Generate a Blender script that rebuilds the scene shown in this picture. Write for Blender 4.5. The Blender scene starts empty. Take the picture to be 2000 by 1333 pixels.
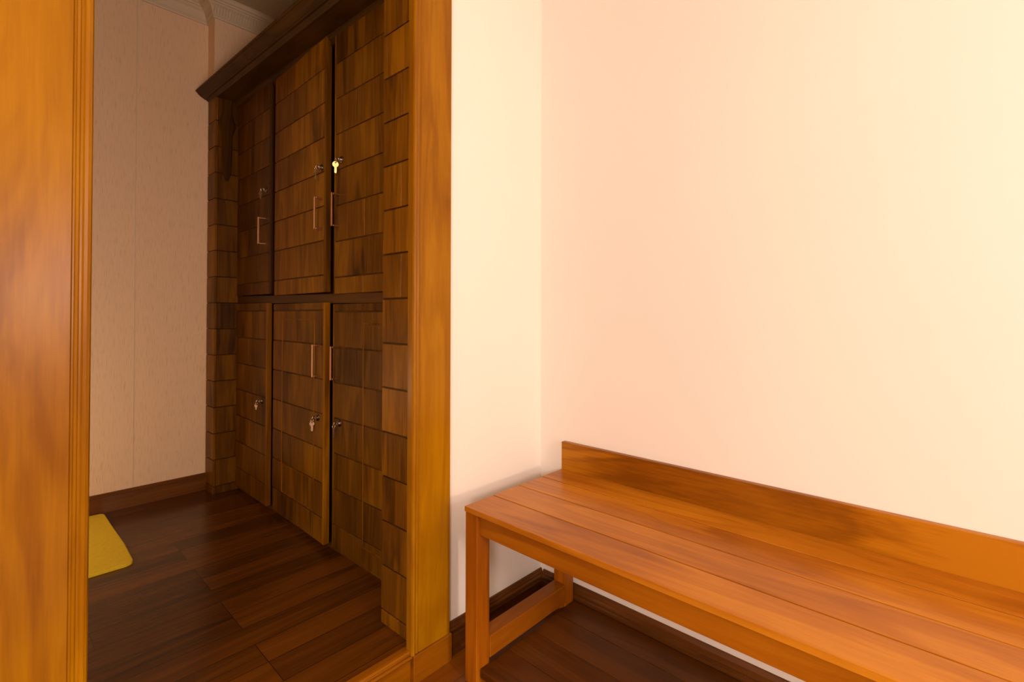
import bpy, bmesh, math, random
from mathutils import Vector, Matrix

random.seed(7)
S = bpy.context.scene
COL = S.collection

# ------------------------------------------------------------------ camera
FPX, VPX, HOR, CAMH = 945.0, 1875.0, 616.0, 0.945      # focal length in pixels of a 2000 px wide frame
PITCH, ROLL = math.radians(0.57), math.radians(0.13)
yaw = math.atan((VPX - 1000) / FPX)
f0 = Vector((math.cos(yaw), math.sin(yaw), 0)); r0 = Vector((math.sin(yaw), -math.cos(yaw), 0)); u0 = Vector((0, 0, 1))
fw = f0 * math.cos(PITCH) + u0 * math.sin(PITCH)
up = u0 * math.cos(PITCH) - f0 * math.sin(PITCH)
Rv = r0 * math.cos(ROLL) + up * math.sin(ROLL)
Uv = up * math.cos(ROLL) - r0 * math.sin(ROLL)
cam = bpy.data.cameras.new('camera'); co = bpy.data.objects.new('camera', cam); COL.objects.link(co)
M = Matrix.Identity(4)
for i in range(3):
    M[i][0], M[i][1], M[i][2] = Rv[i], Uv[i], -fw[i]
M[2][3] = CAMH
co.matrix_world = M
cam.sensor_fit = 'HORIZONTAL'; cam.sensor_width = 36.0; cam.lens = FPX / 2000 * 36
cam.shift_x = 0.0
cam.shift_y = ((HOR - FPX * math.tan(PITCH)) - 666.5) / 2000.0
cam.clip_start = 0.02
S.camera = co

# ------------------------------------------------------------------ light and exposure
S.view_settings.view_transform = 'Standard'; S.view_settings.look = 'None'
S.view_settings.gamma = 1.0; S.view_settings.use_curve_mapping = False
S.view_settings.exposure = -0.02
w = bpy.data.worlds.new('world'); S.world = w; w.use_nodes = True
w.node_tree.nodes['Background'].inputs[0].default_value = (1, .8, .6, 1)
w.node_tree.nodes['Background'].inputs[1].default_value = 0.02

def point(name, loc, power, radius, color):
    l = bpy.data.lights.new(name, 'POINT'); l.energy = power; l.shadow_soft_size = radius; l.color = color
    o = bpy.data.objects.new(name, l); COL.objects.link(o); o.location = loc
    return o
def area(name, loc, power, sx, sy, color, rot=(0, 0, 0)):
    l = bpy.data.lights.new(name, 'AREA'); l.energy = power; l.shape = 'RECTANGLE'; l.size = sx; l.size_y = sy; l.color = color
    o = bpy.data.objects.new(name, l); COL.objects.link(o); o.location = loc; o.rotation_euler = rot
    return o
point('bedside_light', (0.27, -3.1, 1.08), 132, 0.14, (1.0, .78, .63))
point('bench_wall_fill', (-1.7, -1.3, 1.40), 170, 0.22, (1.0, .81, .73))  # unseen fill added at the left to brighten the bench wall
point('wall_light', (0.45, -1.5, 1.28), 38, 0.16, (1.0, .79, .73))
point('alcove_fill', (-0.35, 2.30, 0.55), 7.0, 0.12, (1.0, .74, .48))  # unseen fill added low in the alcove, lifts far wall and mat
area('overhead_fill', (-0.8, -1.2, 2.56), 12, 0.9, 0.9, (1.0, .76, .54))  # weak overhead fill added for the near room, no fixture behind it

# ------------------------------------------------------------------ node materials
def nt(name):
    m = bpy.data.materials.new(name); m.use_nodes = True
    t = m.node_tree; b = t.nodes['Principled BSDF']
    return m, t, b
def nd(t, typ, **kw):
    n = t.nodes.new(typ)
    for k, v in kw.items():
        setattr(n, k, v)
    return n
def ramp(t, fac, stops):
    r = nd(t, 'ShaderNodeValToRGB')
    e = r.color_ramp.elements
    while len(e) > 1: e.remove(e[-1])
    e[0].position = stops[0][0]; e[0].color = (*stops[0][1], 1)
    for p, c in stops[1:]:
        x = e.new(p); x.color = (*c, 1)
    t.links.new(fac, r.inputs[0])
    return r.outputs[0]
def math_n(t, op, a, b=None):
    n = nd(t, 'ShaderNodeMath', operation=op)
    for i, v in enumerate((a, b)):
        if v is None: continue
        if isinstance(v, (int, float)): n.inputs[i].default_value = v
        else: t.links.new(v, n.inputs[i])
    return n.outputs[0]

def wood(name, dark, mid, light, axis='Z', rough=.32, coat=.25, ring=9.0, fine=1.0, tone=False, contrast=1.0, bump=.03, spec=.18):
    m, t, b = nt(name)
    tc = nd(t, 'ShaderNodeTexCoord'); oi = nd(t, 'ShaderNodeObjectInfo')
    cmb = nd(t, 'ShaderNodeCombineXYZ')
    for i, k in enumerate((3.1, 7.7, 5.3)):
        t.links.new(math_n(t, 'MULTIPLY', oi.outputs['Random'], k), cmb.inputs[i])
    add = nd(t, 'ShaderNodeVectorMath', operation='ADD')
    t.links.new(tc.outputs['Object'], add.inputs[0]); t.links.new(cmb.outputs[0], add.inputs[1])
    vec = add.outputs[0]
    if tone:
        at = nd(t, 'ShaderNodeAttribute', attribute_name='tone')
        sc = nd(t, 'ShaderNodeVectorMath', operation='SCALE'); sc.inputs['Scale'].default_value = 3.0
        t.links.new(at.outputs['Color'], sc.inputs[0])
        ad2 = nd(t, 'ShaderNodeVectorMath', operation='ADD')
        t.links.new(vec, ad2.inputs[0]); t.links.new(sc.outputs[0], ad2.inputs[1]); vec = ad2.outputs[0]
    ax = 'XYZ'.index(axis)
    def mp(long, cross):
        n = nd(t, 'ShaderNodeMapping'); s = [cross] * 3; s[ax] = long
        n.inputs['Scale'].default_value = s; t.links.new(vec, n.inputs['Vector']); return n.outputs[0]
    n1 = nd(t, 'ShaderNodeTexNoise'); n1.inputs['Scale'].default_value = 1.0; n1.inputs['Detail'].default_value = 4
    n1.inputs['Distortion'].default_value = 1.2
    t.links.new(mp(1.1, ring), n1.inputs['Vector'])
    n2 = nd(t, 'ShaderNodeTexNoise'); n2.inputs['Scale'].default_value = 1.0; n2.inputs['Detail'].default_value = 5
    n2.inputs['Roughness'].default_value = .7
    t.links.new(mp(7.0, 150.0 * fine), n2.inputs['Vector'])
    n3 = nd(t, 'ShaderNodeTexNoise'); n3.inputs['Scale'].default_value = 1.0; n3.inputs['Detail'].default_value = 2
    t.links.new(mp(2.5, 4.0), n3.inputs['Vector'])
    # cathedral figure
    sn = math_n(t, 'SINE', math_n(t, 'MULTIPLY', n1.outputs['Fac'], 34.0))
    a = math_n(t, 'MULTIPLY', sn, .10 * contrast)
    c = math_n(t, 'MULTIPLY', math_n(t, 'SUBTRACT', n2.outputs['Fac'], .5), .55 * contrast)
    d = math_n(t, 'MULTIPLY', math_n(t, 'SUBTRACT', n3.outputs['Fac'], .5), 1.1 * contrast)
    e = math_n(t, 'MULTIPLY', math_n(t, 'SUBTRACT', n1.outputs['Fac'], .5), .9 * contrast)
    f = math_n(t, 'ADD', math_n(t, 'ADD', a, c), math_n(t, 'ADD', d, e))
    fac = math_n(t, 'ADD', f, .5)
    colr = ramp(t, fac, [(.1, dark), (.5, mid), (.9, light)])
    if tone:
        mx = nd(t, 'ShaderNodeVectorMath', operation='SCALE')
        t.links.new(colr, mx.inputs[0]); t.links.new(at.outputs['Alpha'], mx.inputs['Scale'])
        colr = mx.outputs[0]
    t.links.new(colr, b.inputs['Base Color'])
    b.inputs['Roughness'].default_value = rough
    b.inputs['Coat Weight'].default_value = coat * .3; b.inputs['Coat Roughness'].default_value = .22
    b.inputs['Specular IOR Level'].default_value = spec
    bp = nd(t, 'ShaderNodeBump'); bp.inputs['Strength'].default_value = bump; bp.inputs['Distance'].default_value = .002
    t.links.new(n2.outputs['Fac'], bp.inputs['Height']); t.links.new(bp.outputs[0], b.inputs['Normal'])
    return m

def planks(name, c1, c2, width, length, rough=.28, off=(0, 0, 0)):
    """floor boards running along X"""
    m, t, b = nt(name)
    tc = nd(t, 'ShaderNodeTexCoord'); mp = nd(t, 'ShaderNodeMapping'); mp.inputs['Location'].default_value = off
    t.links.new(tc.outputs['Object'], mp.inputs['Vector'])
    br = nd(t, 'ShaderNodeTexBrick'); br.offset = .37; br.offset_frequency = 3
    br.inputs['Scale'].default_value = 1.0; br.inputs['Brick Width'].default_value = length
    br.inputs['Row Height'].default_value = width; br.inputs['Mortar Size'].default_value = .0011
    br.inputs['Mortar Smooth'].default_value = .3
    br.inputs['Color1'].default_value = (0, 0, 0, 1); br.inputs['Color2'].default_value = (1, 1, 1, 1)
    br.inputs['Mortar'].default_value = (.5, .5, .5, 1)
    t.links.new(mp.outputs[0], br.inputs['Vector'])
    sc = nd(t, 'ShaderNodeVectorMath', operation='SCALE'); sc.inputs['Scale'].default_value = 9.0
    t.links.new(br.outputs['Color'], sc.inputs[0])
    ad = nd(t, 'ShaderNodeVectorMath', operation='ADD'); t.links.new(mp.outputs[0], ad.inputs[0]); t.links.new(sc.outputs[0], ad.inputs[1])
    m2 = nd(t, 'ShaderNodeMapping'); m2.inputs['Scale'].default_value = (2.2, 26, 26); t.links.new(ad.outputs[0], m2.inputs['Vector'])
    n1 = nd(t, 'ShaderNodeTexNoise'); n1.inputs['Scale'].default_value = 1.0; n1.inputs['Detail'].default_value = 5; n1.inputs['Distortion'].default_value = .8
    t.links.new(m2.outputs[0], n1.inputs['Vector'])
    m3 = nd(t, 'ShaderNodeMapping'); m3.inputs['Scale'].default_value = (9, 190, 190); t.links.new(ad.outputs[0], m3.inputs['Vector'])
    n2 = nd(t, 'ShaderNodeTexNoise'); n2.inputs['Scale'].default_value = 1.0; n2.inputs['Detail'].default_value = 3
    t.links.new(m3.outputs[0], n2.inputs['Vector'])
    sepc = nd(t, 'ShaderNodeSeparateColor'); t.links.new(br.outputs['Color'], sepc.inputs[0])
    f = math_n(t, 'ADD', math_n(t, 'MULTIPLY', sepc.outputs[0], .38), math_n(t, 'MULTIPLY', n1.outputs['Fac'], .85))
    f = math_n(t, 'ADD', f, math_n(t, 'MULTIPLY', math_n(t, 'SUBTRACT', n2.outputs['Fac'], .5), .35))
    colr = ramp(t, f, [(.25, c1), (.95, c2)])
    mm = nd(t, 'ShaderNodeMix', data_type='RGBA')
    t.links.new(br.outputs['Fac'], mm.inputs['Factor']); t.links.new(colr, mm.inputs['A'])
    mm.inputs['B'].default_value = (c1[0] * 1.1, c1[1] * 1.1, c1[2] * 1.1, 1)
    t.links.new(mm.outputs['Result'], b.inputs['Base Color'])
    b.inputs['Roughness'].default_value = rough
    b.inputs['Specular IOR Level'].default_value = .34
    bp = nd(t, 'ShaderNodeBump'); bp.inputs['Strength'].default_value = .15; bp.inputs['Distance'].default_value = .001
    hh = math_n(t, 'SUBTRACT', math_n(t, 'MULTIPLY', n1.outputs['Fac'], .25), br.outputs['Fac'])
    t.links.new(hh, bp.inputs['Height']); t.links.new(bp.outputs[0], b.inputs['Normal'])
    return m

def paint(name, c, rough=.6, bump=.05, scale=60):
    m, t, b = nt(name)
    tc = nd(t, 'ShaderNodeTexCoord')
    n = nd(t, 'ShaderNodeTexNoise'); n.inputs['Scale'].default_value = scale; n.inputs['Detail'].default_value = 3
    t.links.new(tc.outputs['Object'], n.inputs['Vector'])
    n2 = nd(t, 'ShaderNodeTexNoise'); n2.inputs['Scale'].default_value = 1.6; n2.inputs['Detail'].default_value = 2
    t.links.new(tc.outputs['Object'], n2.inputs['Vector'])
    t.links.new(ramp(t, n2.outputs['Fac'], [(.3, tuple(x * .975 for x in c)), (.7, c)]), b.inputs['Base Color'])
    b.inputs['Roughness'].default_value = rough
    bp = nd(t, 'ShaderNodeBump'); bp.inputs['Strength'].default_value = bump; bp.inputs['Distance'].default_value = .001
    t.links.new(n.outputs['Fac'], bp.inputs['Height']); t.links.new(bp.outputs[0], b.inputs['Normal'])
    return m

def wallpaper(name, c):
    m, t, b = nt(name)
    tc = nd(t, 'ShaderNodeTexCoord'); mp = nd(t, 'ShaderNodeMapping'); mp.inputs['Scale'].default_value = (420, 420, 20)
    t.links.new(tc.outputs['Object'], mp.inputs['Vector'])
    n = nd(t, 'ShaderNodeTexNoise'); n.inputs['Scale'].default_value = 1.0; n.inputs['Detail'].default_value = 3
    t.links.new(mp.outputs[0], n.inputs['Vector'])
    col = ramp(t, n.outputs['Fac'], [(.30, tuple(x * .80 for x in c)), (.46, c), (.72, c), (.85, tuple(min(1, x * 1.12) for x in c))])
    t.links.new(col, b.inputs['Base Color']); b.inputs['Roughness'].default_value = .62
    bp = nd(t, 'ShaderNodeBump'); bp.inputs['Strength'].default_value = .2; bp.inputs['Distance'].default_value = .001
    t.links.new(n.outputs['Fac'], bp.inputs['Height']); t.links.new(bp.outputs[0], b.inputs['Normal'])
    return m

def metal(name, c, rough):
    m, t, b = nt(name)
    tc = nd(t, 'ShaderNodeTexCoord'); n = nd(t, 'ShaderNodeTexNoise'); n.inputs['Scale'].default_value = 180
    t.links.new(tc.outputs['Object'], n.inputs['Vector'])
    t.links.new(ramp(t, n.outputs['Fac'], [(.3, tuple(x * .85 for x in c)), (.7, c)]), b.inputs['Base Color'])
    b.inputs['Metallic'].default_value = 1.0; b.inputs['Roughness'].default_value = rough
    return m

def fabric(name, c1, c2):
    m, t, b = nt(name)
    tc = nd(t, 'ShaderNodeTexCoord')
    n = nd(t, 'ShaderNodeTexNoise'); n.inputs['Scale'].default_value = 90; n.inputs['Detail'].default_value = 6; n.inputs['Roughness'].default_value = .8
    t.links.new(tc.outputs['Object'], n.inputs['Vector'])
    t.links.new(ramp(t, n.outputs['Fac'], [(.3, c1), (.65, c2)]), b.inputs['Base Color'])
    b.inputs['Roughness'].default_value = .95
    bp = nd(t, 'ShaderNodeBump'); bp.inputs['Strength'].default_value = .5; bp.inputs['Distance'].default_value = .003
    t.links.new(n.outputs['Fac'], bp.inputs['Height']); t.links.new(bp.outputs[0], b.inputs['Normal'])
    return m

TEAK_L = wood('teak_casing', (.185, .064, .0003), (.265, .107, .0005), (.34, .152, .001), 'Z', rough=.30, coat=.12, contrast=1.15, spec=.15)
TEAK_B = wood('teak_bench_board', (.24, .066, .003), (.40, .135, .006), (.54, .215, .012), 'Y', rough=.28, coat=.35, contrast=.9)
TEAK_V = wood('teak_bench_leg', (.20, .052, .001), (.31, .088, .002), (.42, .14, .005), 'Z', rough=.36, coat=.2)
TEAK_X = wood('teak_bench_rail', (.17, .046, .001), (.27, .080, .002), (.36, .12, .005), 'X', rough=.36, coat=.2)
DARKW = wood('wardrobe_wood', (.060, .020, .0004), (.175, .066, .0009), (.29, .118, .0015), 'Z', rough=.40, coat=.0, ring=12, tone=True, contrast=1.0, spec=.12)
TEAK_R = wood('teak_backrest_board', (.17, .050, .001), (.29, .098, .002), (.42, .16, .005), 'Y', rough=.32, coat=.2, contrast=1.4)  # bench teak darkened; shade of the upright face is in the colour
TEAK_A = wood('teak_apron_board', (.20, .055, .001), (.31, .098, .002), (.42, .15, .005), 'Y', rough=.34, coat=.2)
DARKY = wood('wardrobe_rail_wood', (.035, .013, .001), (.065, .025, .002), (.10, .038, .004), 'Y', rough=.42, coat=.1)
CROWNW = wood('crown_wood', (.032, .013, .0006), (.062, .026, .001), (.095, .040, .002), 'Y', rough=.45, coat=.1)
DARKX = wood('skirting_wood', (.07, .022, .004), (.14, .048, .008), (.20, .072, .012), 'X', rough=.30, coat=.3)
DARKS = wood('side_skirting_wood', (.07, .022, .004), (.12, .042, .008), (.18, .062, .012), 'Y', rough=.30, coat=.3)
SHELF = wood('bench_shelf_wood', (.07, .020, .002), (.12, .038, .004), (.17, .056, .007), 'Y', rough=.38, coat=.15)
NOSE = wood('threshold_wood', (.17, .052, .001), (.26, .088, .002), (.34, .125, .004), 'X', rough=.26, coat=.4)
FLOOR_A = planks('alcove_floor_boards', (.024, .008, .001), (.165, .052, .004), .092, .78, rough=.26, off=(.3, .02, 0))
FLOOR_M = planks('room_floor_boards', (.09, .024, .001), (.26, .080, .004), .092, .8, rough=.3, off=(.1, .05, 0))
CREAM = paint('cream_wall_paint', (.84, .80, .74))
TANW = paint('tan_wall_paint', (.50, .40, .30))
CEILP = paint('ceiling_paint', (.46, .39, .28))
PAPER = wallpaper('streaked_wallpaper', (.82, .60, .40))
PLAST = paint('cornice_plaster', (.62, .52, .39), rough=.5)
COPPER = metal('copper_bar_metal', (.70, .38, .20), .34)
CHROME = metal('lock_metal', (.22, .18, .15), .25)
STEEL = metal('key_steel', (.62, .53, .41), .25)
BRASS = metal('key_brass', (.95, .72, .32), .35)
MATF = fabric('yellow_pile', (.82, .55, .012), (.93, .70, .03))

# ------------------------------------------------------------------ mesh helpers
def cube(bm, x0, x1, y0, y1, z0, z1, bev=0.0015, seg=2, tone=None):
    b2 = bmesh.new()
    bmesh.ops.create_cube(b2, size=1)
    for v in b2.verts:
        v.co = Vector((x0 if v.co.x < 0 else x1, y0 if v.co.y < 0 else y1, z0 if v.co.z < 0 else z1))
    bev = min(bev, .45 * min(abs(x1 - x0), abs(y1 - y0), abs(z1 - z0)))
    if bev > 0:
        bmesh.ops.bevel(b2, geom=list(b2.edges), offset=bev, segments=seg, profile=.5, affect='EDGES', clamp_overlap=True)
    merge(bm, b2, tone)
def merge(bm, b2, tone=None):
    lay = bm.loops.layers.float_color.get('tone') or (bm.loops.layers.float_color.new('tone') if tone is not None else None)
    vm = {v: bm.verts.new(v.co) for v in b2.verts}
    for f in b2.faces:
        try: nf = bm.faces.new([vm[v] for v in f.verts])
        except ValueError: continue
        nf.smooth = f.smooth
        if lay is not None:
            tt = tone if tone is not None else (0, 0, 0, 1)
            for l in nf.loops: l[lay] = tt
    b2.free()
def rtone(a=.75, b=1.2):
    return (random.random(), random.random(), random.random(), random.uniform(a, b))
def sweep(bm, prof, axis, a, b, fn=None, tone=None):
    """closed 2-D profile [(u, z)] swept along an axis: axis 'X' -> u is Y, axis 'Y' -> u is X"""
    b2 = bmesh.new()
    rings = []
    for s, c in ((0, a), (1, b)):
        r = []
        for (u, z) in prof:
            p = (c, u, z) if axis == 'X' else (u, c, z)
            if fn: p = fn(p, s)
            r.append(b2.verts.new(p))
        rings.append(r)
    n = len(prof)
    for i in range(n):
        j = (i + 1) % n
        b2.faces.new((rings[0][i], rings[0][j], rings[1][j], rings[1][i]))
    b2.faces.new(rings[0]); b2.faces.new(rings[1][::-1])
    bmesh.ops.recalc_face_normals(b2, faces=list(b2.faces))
    merge(bm, b2, tone)
def tube(bm, pts, r, seg=10, closed=False):
    b2 = bmesh.new(); pts = [Vector(p) for p in pts]; n = len(pts); rings = []
    for i, p in enumerate(pts):
        if closed: d = pts[(i + 1) % n] - pts[i - 1]
        else: d = pts[min(i + 1, n - 1)] - pts[max(i - 1, 0)]
        d.normalize()
        a = Vector((0, 0, 1)) if abs(d.z) < .9 else Vector((1, 0, 0))
        e1 = d.cross(a).normalized(); e2 = d.cross(e1)
        rings.append([b2.verts.new(p + e1 * r * math.cos(2 * math.pi * k / seg) + e2 * r * math.sin(2 * math.pi * k / seg)) for k in range(seg)])
    for i in range(n if closed else n - 1):
        A, B = rings[i], rings[(i + 1) % n]
        for k in range(seg):
            f = b2.faces.new((A[k], A[(k + 1) % seg], B[(k + 1) % seg], B[k])); f.smooth = True
    if not closed:
        b2.faces.new(rings[0][::-1]); b2.faces.new(rings[-1])
    bmesh.ops.recalc_face_normals(b2, faces=list(b2.faces))
    merge(bm, b2)
def lathe_x(bm, prof, cy, cz, seg=24):
    """profile [(x, r)] revolved around an axis parallel to X through (cy, cz)"""
    b2 = bmesh.new(); rings = []
    for x, r in prof:
        rings.append([b2.verts.new((x, cy + r * math.cos(2 * math.pi * k / seg), cz + r * math.sin(2 * math.pi * k / seg))) for k in range(seg)])
    for A, B in zip(rings, rings[1:]):
        for k in range(seg):
            f = b2.faces.new((A[k], A[(k + 1) % seg], B[(k + 1) % seg], B[k])); f.smooth = True
    b2.faces.new(rings[0]); b2.faces.new(rings[-1])
    bmesh.ops.recalc_face_normals(b2, faces=list(b2.faces))
    merge(bm, b2)
def obj(name, bm, mat, parent=None, label=None):
    me = bpy.data.meshes.new(name); bmesh.ops.recalc_face_normals(bm, faces=list(bm.faces)); bm.to_mesh(me); bm.free()
    me.materials.append(mat)
    o = bpy.data.objects.new(name, me); COL.objects.link(o)
    if parent: o.parent = parent
    if label: o['label'] = label
    return o
def struct(name, bm, mat, label=None):
    o = obj(name, bm, mat); o['kind'] = 'structure'
    if label: o['label'] = label; 
    return o
def box_struct(name, b, mat, label=None):
    bm = bmesh.new(); cube(bm, *b, bev=0); return struct(name, bm, mat, label)
def thing(name, label, cat, loc=(0, 0, 0), rz=0, group=None):
    o = bpy.data.objects.new(name, None); COL.objects.link(o); o.location = loc; o.rotation_euler = (0, 0, rz)
    o.empty_display_size = .1
    o['label'] = label; o['category'] = cat
    if group: o['group'] = group
    return o

# ------------------------------------------------------------------ the rooms
YA, XB = 1.050, 1.280            # the cream wall with the doorway, the cream wall behind the bench
YF, ZF = 2.748, 0.080            # far wall of the dressing area, its raised floor
OX0, OX1, OZ = .112, .738, 2.16  # clear opening
X0, Y0, ZC = -2.4, -3.7, 2.62
ZC2 = 2.475
box_struct('floor', (X0, XB + .12, Y0, YA, -.1, 0), FLOOR_M, 'reddish brown board floor of the near room')
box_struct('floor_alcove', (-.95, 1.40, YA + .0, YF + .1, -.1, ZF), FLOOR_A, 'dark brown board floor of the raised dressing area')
box_struct('ceiling', (X0, XB + .12, Y0, YA, ZC, ZC + .1), CEILP, 'pale ceiling of the near room')
box_struct('ceiling_alcove', (-.95, 1.40, YA + .12, YF + .1, ZC2, ZC2 + .1), CEILP, 'pale ceiling of the dressing area')
box_struct('wall_right', (XB, XB + .12, Y0, YA, 0, ZC), CREAM, 'cream wall behind the bench')
box_struct('wall_left', (X0 - .1, X0, Y0, YA + .12, 0, ZC), TANW, 'tan wall to the left of the camera')
box_struct('wall_rear', (X0 - .1, XB + .12, Y0 - .1, Y0, 0, ZC), TANW, 'tan wall behind the camera')
bm = bmesh.new()
cube(bm, .864, XB + .12, YA, YA + .12, 0, ZC, bev=0)
cube(bm, X0, OX0 - .012, YA, YA + .12, 0, ZC, bev=0)
cube(bm, OX0 - .012, .864, YA, YA + .12, OZ + .012, ZC, bev=0)
struct('wall_back', bm, CREAM, 'cream wall with the doorway to the dressing area')
bm = bmesh.new()
cube(bm, -.95, 1.40, YF, YF + .1, ZF, ZC2, bev=0)
struct('wall_far', bm, PAPER, 'streaked beige wall at the end of the dressing area')
bm = bmesh.new(); cube(bm, .731, 1.30, 2.648, YF, 2.06, ZC2, bev=0)
struct('wall_pier', bm, PAPER, 'beige wall pier above the far end of the wardrobe')
# thin joint strip between the two wall sheets
bm = bmesh.new(); cube(bm, .4455, .4475, YF - .0012, YF, ZF + .08, ZC2 - .08, bev=0)
struct('trim_4', bm, PLAST, 'thin vertical joint strip on the beige wall')
box_struct('wall_alcove_left', (-.95, -.85, YA + .12, YF, ZF, ZC2), PAPER, 'beige left wall of the dressing area')
box_struct('wall_alcove_right', (1.30, 1.40, YA + .12, YF, ZF, ZC2), PAPER, 'beige wall behind the wardrobe')

# baseboards: (offset from wall, z)
def bb_prof(h=.089):
    return [(0, 0), (.015, 0), (.015, h - .034), (.012, h - .031), (.012, h - .028), (.0145, h - .025), (.0145, h - .019),
            (.010, h - .015), (.010, h - .011), (.007, h - .006), (.005, h - .001), (.003, h), (0, h)]
bm = bmesh.new(); sweep(bm, [(YA - u, z) for u, z in bb_prof()], 'X', .868, XB)
struct('baseboard_back', bm, DARKX, 'dark brown moulded baseboard under the doorway wall')
bm = bmesh.new(); sweep(bm, [(YA - u, z) for u, z in bb_prof()], 'X', X0, -.062)
struct('baseboard_back_left', bm, DARKX, 'dark brown moulded baseboard left of the doorway')
bm = bmesh.new(); sweep(bm, [(XB - u, z) for u, z in bb_prof()], 'Y', Y0, YA - .015)
struct('baseboard_right', bm, DARKS, 'dark brown moulded baseboard behind the bench')
bm = bmesh.new(); sweep(bm, [(X0 + u, z) for u, z in bb_prof()], 'Y', Y0, YA - .015)
struct('baseboard_left', bm, DARKS, 'dark brown moulded baseboard on the left wall')
FARP = [(0, 0), (.012, 0), (.012, .068), (.014, .070), (.014, .074), (.011, .078), (.006, .081), (0, .082)]
bm = bmesh.new(); sweep(bm, [(YF - u, ZF + z) for u, z in FARP], 'X', -.85, .733)
struct('baseboard_far', bm, DARKX, 'brown skirting along the beige far wall')

# white plaster cornice with small vertical flutes, far wall and pier
CB, CP = 2.385, .062          # bottom height, projection
def corn_prof(h):
    return [(0, 0), (.008, 0), (.010, .006), (.010, .012), (.014, .016), (.017, .030), (.026, .046), (.036, .054), (.040, .060),
            (.046, .061), (.048, .068), (.055, .070), (.060, .076), (CP, .080), (CP, h), (0, h)]
H_C = ZC2 - CB
bm = bmesh.new()
def run(pts_fn):
    b2 = bmesh.new(); A = []; B = []
    for u, z in corn_prof(H_C):
        a, b = pts_fn(u); A.append(b2.verts.new((a[0], a[1], CB + z))); B.append(b2.verts.new((b[0], b[1], CB + z)))
    n = len(A)
    for i in range(n): b2.faces.new((A[i], A[(i + 1) % n], B[(i + 1) % n], B[i]))
    bmesh.ops.recalc_face_normals(b2, faces=list(b2.faces)); merge(bm, b2)
run(lambda u: ((-.85, YF - u), (.731 - u, YF - u)))
run(lambda u: ((.731 - u, YF - u), (.731 - u, 2.648 - u)))
run(lambda u: ((.731 - u, 2.648 - u), (1.30, 2.648 - u)))
def flute(bm, x, yb):
    b2 = bmesh.new(); prof = [(.0125, .017), (.0155, .030), (.0245, .046), (.034, .053)]
    L, R_ = [], []
    for u, z in prof:
        L.append(b2.verts.new((x - .0038, yb - u + .001, CB + z))); R_.append(b2.verts.new((x + .0038, yb - u + .001, CB + z)))
    mid = [b2.verts.new((x, yb - u - .0045, CB + z)) for u, z in prof]
    for i in range(3):
        b2.faces.new((L[i], L[i + 1], mid[i + 1], mid[i])); b2.faces.new((mid[i], mid[i + 1], R_[i + 1], R_[i]))
    merge(bm, b2)
x = .722
while x < 1.29:
    flute(bm, x, 2.648); x += .0125
struct('trim_1', bm, PLAST, 'white plaster cornice with fluted band under the ceiling')

# ------------------------------------------------------------------ doorway trim
def casing(name, x0, x1, inner, label):
    """flat board with a rounded bead on its inner edge, over a plinth"""
    bm = bmesh.new(); yf = 1.030
    s = 1 if inner == 'L' else -1
    xi, xo = (x0, x1) if inner == 'L' else (x1, x0)
    P = [(0, YA + .002), (0, yf + .002), (.002, yf - .002), (.006, yf - .004), (.010, yf - .002), (.0125, yf + .001), (.015, yf + .001), (.017, yf - .0005), (.020, yf), (.0215, yf + .0025),
         (.0235, yf + .0025), (.0255, yf), (abs(xo - xi) - .003, yf), (abs(xo - xi), yf + .003), (abs(xo - xi), YA + .002)]
    b2 = bmesh.new(); rings = []
    for z in (.074, OZ + .0):
        rings.append([b2.verts.new((xi + s * u, y, z)) for u, y in P])
    n = len(P)
    for i in range(n):
        b2.faces.new((rings[0][i], rings[0][(i + 1) % n], rings[1][(i + 1) % n], rings[1][i]))
    b2.faces.new(rings[0]); b2.faces.new(rings[1])
    bmesh.ops.recalc_face_normals(b2, faces=list(b2.faces)); merge(bm, b2)
    return struct(name, bm, TEAK_L, label)
casing('door_1_casing_right', OX1, .866, 'L', 'orange teak casing between the wardrobe and the cream wall')
casing('door_1_casing_left', -.06, OX0, 'R', 'broad orange teak casing at the left edge of the photo')
bm = bmesh.new(); cube(bm, -.06, .866, 1.030, YA + .002, OZ, OZ + .13, bev=.003)
struct('door_1_casing_top', bm, TEAK_X, 'teak casing board over the doorway')
bm = bmesh.new(); cube(bm, OX0 - .012, OX0, YA + .002, YA + .13, ZF, OZ + .012, bev=.001)
cube(bm, OX0, .855, YA + .002, YA + .13, OZ, OZ + .012, bev=.001)
struct('door_1', bm, TEAK_L, 'teak lining of the doorway')
bm = bmesh.new()
cube(bm, .742, .868, 1.024, YA + .002, 0, .074, bev=.002)
cube(bm, -.062, OX0 - .004, 1.024, YA + .002, 0, .074, bev=.002)
struct('trim_2', bm, NOSE, 'reddish plinth blocks under the doorway casing')
bm = bmesh.new()
# nosing with a groove, riser below
sweep(bm, [(1.066, .060), (1.040, .060), (1.034, .062), (1.031, .067), (1.034, .0715), (1.039, .072), (1.040, .0745), (1.037, .078), (1.040, .0825), (1.046, .0835), (1.062, .083), (1.066, .081)], 'X', OX0 - .003, .742)
cube(bm, OX0 - .003, .742, 1.038, YA, 0, .062, bev=.0015)
struct('trim_3', bm, NOSE, 'polished step nosing and riser at the doorway')

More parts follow.
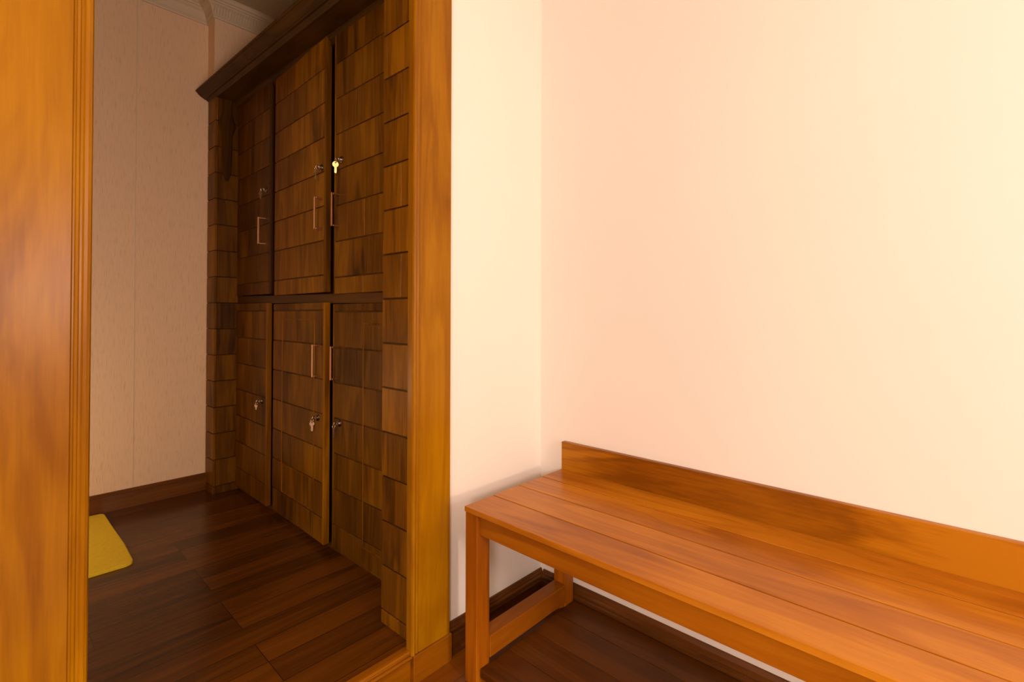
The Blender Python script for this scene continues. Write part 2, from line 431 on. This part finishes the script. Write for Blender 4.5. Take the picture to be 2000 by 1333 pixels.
# ------------------------------------------------------------------ wardrobe
TH = math.radians(1.25)
WO = Vector((.833, 2.745, ZF))                     # far end of the door plane, at floor level
wr = thing('wardrobe', 'tall dark brown built-in wardrobe with six tiled-look doors and heavy crown', 'wardrobe', WO, TH)
WM = Matrix.Translation(WO) @ Matrix.Rotation(TH, 4, 'Z')
def Z(z): return z - ZF
PITCHZ = .1262
def bricks(bm, face, a0, a1, z0, z1, lv, joints, d0, d1, gap=.0042, tr=(.86, 1.08), skip=0):
    """courses of tiles on a face. face 'x': spans y a0..a1, thickness x d0..d1 ; face 'y': spans x a0..a1, thickness y d0..d1"""
    zs = [z0] + [l for l in sorted(lv) if z0 + .012 < l < z1 - .012] + [z1]
    for r, (za, zb) in enumerate(zip(zs, zs[1:])):
        js = joints[(r + skip) % len(joints)]
        ys = [a0] + [a0 + (a1 - a0) * j for j in js] + [a1]
        for ya, yb in zip(ys, ys[1:]):
            g = gap / 2
            ga = g * .35 if ya != a0 else 0
            gb = g * .35 if yb != a1 else 0
            zz0 = za + (g if za != z0 else 0); zz1 = zb - (g if zb != z1 else 0)
            if face == 'x': cube(bm, d0, d1, min(ya + ga, yb - gb), max(ya + ga, yb - gb), zz0, zz1, bev=.0012, seg=1, tone=rtone(*tr))
            else: cube(bm, min(ya + ga, yb - gb), max(ya + ga, yb - gb), d0, d1, zz0, zz1, bev=.0012, seg=1, tone=rtone(*tr))

# near end in local coords: world Y 1.05 -> y' = -(2.745-1.05)
NEAR = -1.692
# carcass: dark box behind doors
bm = bmesh.new()
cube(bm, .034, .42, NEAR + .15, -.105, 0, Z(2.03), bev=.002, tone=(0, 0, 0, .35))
obj('carcass', bm, DARKW, wr)
# face frame between door columns
bm = bmesh.new()
cube(bm, .020, .034, -.115, -.095, 0, Z(2.00), tone=(.2, .2, .2, .5))
cube(bm, .012, .034, NEAR + .13, -.09, 0, Z(.100), tone=(.5, .2, .2, .6))
obj('base_rail', bm, DARKW, wr)
# middle rail
bm = bmesh.new(); cube(bm, .004, .034, NEAR + .14, -.09, -.0185, .0185, bev=.003)
mr = obj('middle_rail', bm, DARKY, wr); mr.location = (0, 0, Z(1.0185)); mr.rotation_euler = (.0125, 0, 0)
# pilasters
def pilaster(y0, y1, x0, lv, joints, label, ty=(.86, 1.08)):
    bm = bmesh.new()
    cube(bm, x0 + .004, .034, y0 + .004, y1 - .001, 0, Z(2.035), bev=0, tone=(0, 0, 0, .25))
    bricks(bm, 'x', y0, y1, 0, Z(2.035), lv, joints, x0, x0 + .012)
    bricks(bm, 'y', x0 + .0125, .034, 0, Z(2.035), lv, [[]], y0, y0 + .012, tr=ty)
    return obj('pilaster', bm, DARKW, wr, label)
lvF = [Z(1.002 + k * .1265) for k in range(-8, 9)]
lvN = [Z(.990 + k * .1245) for k in range(-8, 10)]
pilaster(-.107, -.004, -.101, lvF, [[], []], 'far pilaster with a carved bracket at its head', (.5, .75))
pilaster(NEAR, NEAR + .150, -.110, lvN, [[.42], []], 'near pilaster beside the orange casing', (.86, 1.08))
# carved relief on the far pilaster (faces the doorway)
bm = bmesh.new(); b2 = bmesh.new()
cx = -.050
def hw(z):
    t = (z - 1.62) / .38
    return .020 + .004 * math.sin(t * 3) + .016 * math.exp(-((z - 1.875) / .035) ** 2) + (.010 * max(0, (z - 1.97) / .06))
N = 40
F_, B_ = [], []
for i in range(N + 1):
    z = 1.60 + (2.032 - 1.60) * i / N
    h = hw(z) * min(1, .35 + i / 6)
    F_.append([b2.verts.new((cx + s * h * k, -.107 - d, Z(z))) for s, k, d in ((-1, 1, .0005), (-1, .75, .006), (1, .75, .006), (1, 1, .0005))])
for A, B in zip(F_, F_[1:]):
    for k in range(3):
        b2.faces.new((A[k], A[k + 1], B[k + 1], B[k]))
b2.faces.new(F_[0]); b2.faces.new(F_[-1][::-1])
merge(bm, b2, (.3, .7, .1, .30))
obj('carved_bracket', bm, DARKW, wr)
bm = bmesh.new(); tube(bm, [(.020, -.109, 0), (.020, -.109, Z(2.03))], .0065, 10)
obj('edge_bead', bm, DARKW, wr)

# crown: cornice in front of soffit; near end sits slightly lower
def crown_fn(p, s):
    if s == 1: return (p[0] + .011, p[1], p[2] - .033)
    return p
TOP = Z(2.046)
prof = [(-.156, TOP), (-.157, TOP - .006), (-.153, TOP - .009), (-.150, TOP - .0095), (-.146, TOP - .016), (-.136, TOP - .024), (-.126, TOP - .029), (-.121, TOP - .031),
        (-.119, TOP - .034), (-.112, TOP - .0345), (-.104, TOP - .040), (-.098, TOP - .045), (-.020, TOP - .045), (-.014, TOP - .048), (-.010, TOP - .056), (-.004, TOP - .060), (-.003, TOP - .074), (.020, TOP - .074),
        (.42, TOP - .074), (.42, TOP)]
bm = bmesh.new(); sweep(bm, prof, 'Y', 0.0, NEAR + .015, crown_fn)
obj('crown', bm, CROWNW, wr, 'deep overhanging crown moulding')

# doors --------------------------------------------------------------
def handle(door, y, z0, z1, dirn):
    bm = bmesh.new(); r = .0032; dp = -.030
    cube(bm, dp - r, dp + r, y - r, y + r, z0, z1, bev=.001)
    for z in (z0, z1 - 2 * r):
        cube(bm, dp + r, .001, y - r, y + r, z, z + 2 * r, bev=.001)
    obj('handle', bm, COPPER, door, 'copper coloured square bar handle')
def lock(door, y, z):
    bm = bmesh.new(); lathe_x(bm, [(.0, .013), (-.002, .013), (-.0035, .0115), (-.004, .0095), (-.0075, .009), (-.0085, .007)], y, z)
    obj('lock', bm, CHROME, door, 'round chrome cylinder lock')
keyspots = []
def door(name, ya, yb, z0, z1, lv, joints, ang, hinge, hy, hz, ky, kz, tr, strip=1.0, panel=None, has_handle=True, label=None):
    """ya far edge, yb near edge (local y, ya > yb). hinge 'far' or 'near'"""
    h = ya if hinge == 'far' else yb
    bm = bmesh.new()
    a0, a1 = yb - h, ya - h
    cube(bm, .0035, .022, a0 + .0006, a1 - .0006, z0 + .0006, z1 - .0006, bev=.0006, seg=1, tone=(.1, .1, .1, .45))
    bricks(bm, 'x', a0, a1, z0, z1, lv, joints, 0, .016, tr=tr)
    # planed stile along the opening edge; its tone paints caught light and gap shade
    e = a0 if hinge == 'far' else a1
    s = 1 if hinge == 'far' else -1
    ln = []
    d = obj(name, bm, DARKW, wr, label)
    d.location = (0, h, 0); d.rotation_euler = (0, 0, math.radians(ang) * (1 if hinge == 'far' else -1) * -1)
    bm = bmesh.new()
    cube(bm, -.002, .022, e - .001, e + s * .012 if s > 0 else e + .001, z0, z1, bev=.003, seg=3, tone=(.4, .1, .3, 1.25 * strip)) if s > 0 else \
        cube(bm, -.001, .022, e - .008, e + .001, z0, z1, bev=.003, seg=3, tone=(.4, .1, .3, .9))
    obj('edge_strip', bm, DARKW, d, 'rounded lipping on the opening edge')
    if panel:
        pa, pb, pz0, pz1 = panel
        pa -= h; pb -= h
        bm = bmesh.new(); wd = .0035
        for y in (pa, pb): cube(bm, -.0012, .002, y - wd, y + wd, pz0, pz1, bev=.0016, tone=(.6, .2, .3, 1.15))
        for z in (pz0, pz1): cube(bm, -.0012, .002, min(pa, pb), max(pa, pb), z - wd, z + wd, bev=.0016, tone=(.6, .2, .3, 1.0))
        obj('panel_bead', bm, DARKW, d)
    if has_handle: handle(d, hy - h, hz, hz + .120, s)
    lock(d, ky - h, kz)
    loc = Matrix.Translation(d.location) @ Matrix.Rotation(d.rotation_euler.z, 4, 'Z')
    keyspots.append((WM @ loc @ Vector((-.0085, ky - h, kz)), ))
    return d
def LY(Y): return (Y - 2.745)
U1 = Z(1.985)
lv2 = [Z(1.093 + k * .129) for k in range(0, 8)]; lv3 = [Z(1.081 + k * .1305) for k in range(0, 8)]
lw2 = [Z(.962 - k * .128) for k in range(0, 8)]; lw3 = [Z(.956 - k * .1285) for k in range(0, 8)]
J1 = [[.45], [], [.62], [.3], [], [.55]]
J2 = [[.5], [], [.35], [], [.68], []]
J3 = [[.25, .6], [.33], [.2, .58], [], [.42], [.7]]
door('door', LY(2.655), LY(2.235), Z(1.037), U1, lv2, J1, .5, 'far', LY(2.290), Z(1.26), LY(2.285), Z(1.505), (.55, .68), strip=.22, label='far upper door')
door('door', LY(2.200), LY(1.722), Z(1.029), U1, lv2, J2, 1.5, 'far', LY(1.748), Z(1.262), LY(1.757), Z(1.497), (1.05, 1.3), strip=.55, label='middle upper door, standing slightly proud')  # brighter tone range: stronger light on this door is put into its colour
door('door', LY(1.680), LY(1.195), Z(1.021), U1, lv3, J3, .1, 'near', LY(1.643), Z(1.262), LY(1.632), Z(1.503), (.72, .98), label='near upper door')
door('door', LY(2.655), LY(2.240), Z(.102), Z(.998), lw2, J1, 1.6, 'far', LY(2.290), Z(.72), LY(2.300), Z(.558), (.68, .84), has_handle=False, label='far lower door without a handle')
door('door', LY(2.205), LY(1.714), Z(.100), Z(.991), lw2, J2, 2.0, 'far', LY(1.748), Z(.715), LY(1.766), Z(.560), (.70, .90), panel=(LY(2.105), LY(1.800), Z(.20), Z(.925)), label='middle lower door, standing slightly proud')
door('door', LY(1.684), LY(1.195), Z(.098), Z(.984), lw3, J3, .1, 'near', LY(1.643), Z(.712), LY(1.634), Z(.556), (.58, .76), panel=(LY(1.480), LY(1.230), Z(.16), Z(.915)), label='near lower door')

# ------------------------------------------------------------------ keys hanging in the locks
KL = ['small steel key on a ring in the lock of the far upper wardrobe door',
      'steel keys on a ring in the lock of the middle upper wardrobe door',
      'bright brass key hanging flat in the lock of the near upper wardrobe door',
      'steel keys on a ring in the lock of the far lower wardrobe door',
      'pale steel key hanging in the lock of the middle lower wardrobe door',
      'steel keys on a tilted ring in the lock of the near lower wardrobe door']
def key_mesh(bm, bow, shaft, plane_ang, top, w_bow=.010):
    """flat key hanging down from `top` ; blade lies in a vertical plane turned by plane_ang about Z (0 = facing -X)"""
    b2 = bmesh.new()
    pts = []
    R1 = w_bow; cz = -R1
    for k in range(28):
        a = math.radians(-62 + 304 * k / 27)
        pts.append((R1 * math.cos(a), cz + R1 * math.sin(a)))
    # from left lower of the bow, down the shaft with teeth, back up
    out = [(-.0042, cz - R1 * .95), (-.0042, cz - R1 - shaft + .004), (-.0015, cz - R1 - shaft), (.002, cz - R1 - shaft + .002)]
    z = cz - R1 - shaft + .004
    while z < cz - R1 - .006:
        out += [(.0042, z), (.0026, z + .0018)]; z += .0036
    out += [(.0042, cz - R1 * .95)]
    poly = pts + out
    th = .0011
    ho = [(.0024 * math.cos(2 * math.pi * k / 14), cz + R1 * .55 + .0024 * math.sin(2 * math.pi * k / 14)) for k in range(14)]
    for sd in (-1, 1):
        ring = [b2.verts.new((sd * th, u, zz)) for u, zz in poly]; hole = [b2.verts.new((sd * th, u, zz)) for u, zz in ho]
        es = [b2.edges.new((r[i], r[(i + 1) % len(r)])) for r in (ring, hole) for i in range(len(r))]
        bmesh.ops.triangle_fill(b2, edges=es, use_beauty=True)
    b2.verts.ensure_lookup_table()
    n = len(poly); m_ = len(ho); o2 = n + m_
    for base, cnt in ((0, n), (n, m_)):
        for i in range(cnt):
            j = (i + 1) % cnt
            b2.faces.new((b2.verts[base + i], b2.verts[base + j], b2.verts[o2 + base + j], b2.verts[o2 + base + i]))
    bmesh.ops.recalc_face_normals(b2, faces=list(b2.faces))
    bmesh.ops.rotate(b2, verts=list(b2.verts), cent=(0, 0, 0), matrix=Matrix.Rotation(plane_ang, 3, 'Z'))
    bmesh.ops.translate(b2, verts=list(b2.verts), vec=Vector(top))
    merge(bm, b2)
cfg = [(.6, STEEL, .018, 1), (.1, STEEL, .020, 1), (1.02, BRASS, .022, 0), (.4, STEEL, .010, 1), (.95, STEEL, .020, 1), (-.25, STEEL, .022, 1)]
for i, ((p,), (ang, km, sh, ringon)) in enumerate(zip(keyspots, cfg)):
    t = thing('key_bunch', KL[i], 'key', p, TH, 'keys in the wardrobe locks')
    # key in the lock: stub plus bow sticking out
    bm = bmesh.new()
    cube(bm, -.003, .004, -.001, .001, -.0035, .0035, bev=.0003)
    lathe_like = [(-.002 - .0062 + .0062 * math.cos(2 * math.pi * k / 20), 0, .0062 * math.sin(2 * math.pi * k / 20)) for k in range(20)]
    tube(bm, lathe_like, .0017, 6, closed=True)
    cube(bm, -.0135, -.002, -.0009, .0009, -.0016, .0016, bev=.0003)
    obj('key_in_lock', bm, STEEL, t)
    bm = bmesh.new(); rr = .0085
    tube(bm, [(-.0138 + .0016 * math.sin(2 * math.pi * k / 22), rr * math.cos(2 * math.pi * k / 22), -.0075 + rr * math.sin(2 * math.pi * k / 22)) for k in range(22)], .0009, 6, closed=True)
    obj('key_ring', bm, STEEL, t)
    bm = bmesh.new(); key_mesh(bm, 0, sh, ang + TH, (-.0143, 0, -.0105), .0105 if km is BRASS else .0085)
    obj('hanging_key', bm, km, t)

# ------------------------------------------------------------------ bench
BX, BY = .841, .945
bench = thing('bench', 'long orange-brown wooden bench with slatted seat against the cream wall', 'bench', (BX, BY, 0))
LEN = 1.70
def L(x0, x1, y0, y1, z0, z1): return (x0 - BX, x1 - BX, y0 - BY, y1 - BY, z0, z1)
YN = BY - LEN
gx = [.841, .9452, 1.0505, 1.1565, 1.261]
for a, b in zip(gx, gx[1:]):
    bm = bmesh.new(); cube(bm, *L(a + (0.0018 if a > .85 else 0), b - 0.0018 if b < 1.2 else b, YN, BY, .4365, .45), bev=.0010)
    obj('seat_board', bm, TEAK_B, bench)
for (x0, x1) in ((.8432, .889), (1.216, 1.260)):
    for (y0, y1) in ((.900, .9435), (YN + .0015, YN + .045)):
        bm = bmesh.new(); cube(bm, *L(x0, x1, y0, y1, 0, .4365), bev=.0022)
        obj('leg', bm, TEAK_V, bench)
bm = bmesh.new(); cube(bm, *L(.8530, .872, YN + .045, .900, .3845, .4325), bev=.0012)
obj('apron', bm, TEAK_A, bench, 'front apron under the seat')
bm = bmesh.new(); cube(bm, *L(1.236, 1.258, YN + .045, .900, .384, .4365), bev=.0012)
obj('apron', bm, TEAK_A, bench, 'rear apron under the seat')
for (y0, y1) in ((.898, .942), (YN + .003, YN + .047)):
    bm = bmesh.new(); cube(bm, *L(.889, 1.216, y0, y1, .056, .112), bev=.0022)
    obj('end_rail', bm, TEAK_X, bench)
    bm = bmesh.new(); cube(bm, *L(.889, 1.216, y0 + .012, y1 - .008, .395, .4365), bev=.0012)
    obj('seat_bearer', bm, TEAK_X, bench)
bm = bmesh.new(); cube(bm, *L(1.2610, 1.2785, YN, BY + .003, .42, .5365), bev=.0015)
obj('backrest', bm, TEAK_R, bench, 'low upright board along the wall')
sx = [.853, .957, 1.062, 1.168, 1.262]
for a, b in zip(sx, sx[1:]):
    bm = bmesh.new(); cube(bm, *L(a + .001, b - .001, YN + .048, .897, .024, .046), bev=.001)
    obj('shelf_board', bm, SHELF, bench)

# ------------------------------------------------------------------ yellow mat
bm = bmesh.new()
mt = Vector((.20, 2.40, ZF))
out = []
def arc(cx, cy, r, a0, a1, n=6):
    for k in range(n + 1):
        a = math.radians(a0 + (a1 - a0) * k / n); out.append((cx + r * math.cos(a), cy + r * math.sin(a)))
arc(.318, 2.128, .030, -90, 0); out.append((.3505, 2.30)); out.append((.349, 2.36)); out.append((.3475, 2.40)); out.append((.344, 2.55))
arc(.320, 2.690, .022, 0, 90); arc(-.24, 2.690, .022, 90, 180); arc(-.24, 2.122, .022, 180, 270)
b2 = bmesh.new()
top = [b2.verts.new((x - mt.x, y - mt.y, .008)) for x, y in out]
inn = [b2.verts.new(((x - mt.x) * .985, (y - mt.y) * .985, .0095)) for x, y in out]
bot = [b2.verts.new((x - mt.x, y - mt.y, .0)) for x, y in out]
n = len(out)
for i in range(n):
    j = (i + 1) % n
    b2.faces.new((bot[i], bot[j], top[j], top[i])); b2.faces.new((top[i], top[j], inn[j], inn[i]))
b2.faces.new(inn); b2.faces.new(bot[::-1])
merge(bm, b2)
o = obj('floor_mat', bm, MATF); o.location = mt; o.rotation_euler = (0, 0, 0)
o['label'] = 'yellow pile mat with rounded corners on the dark floor by the far wall'; o['category'] = 'mat'
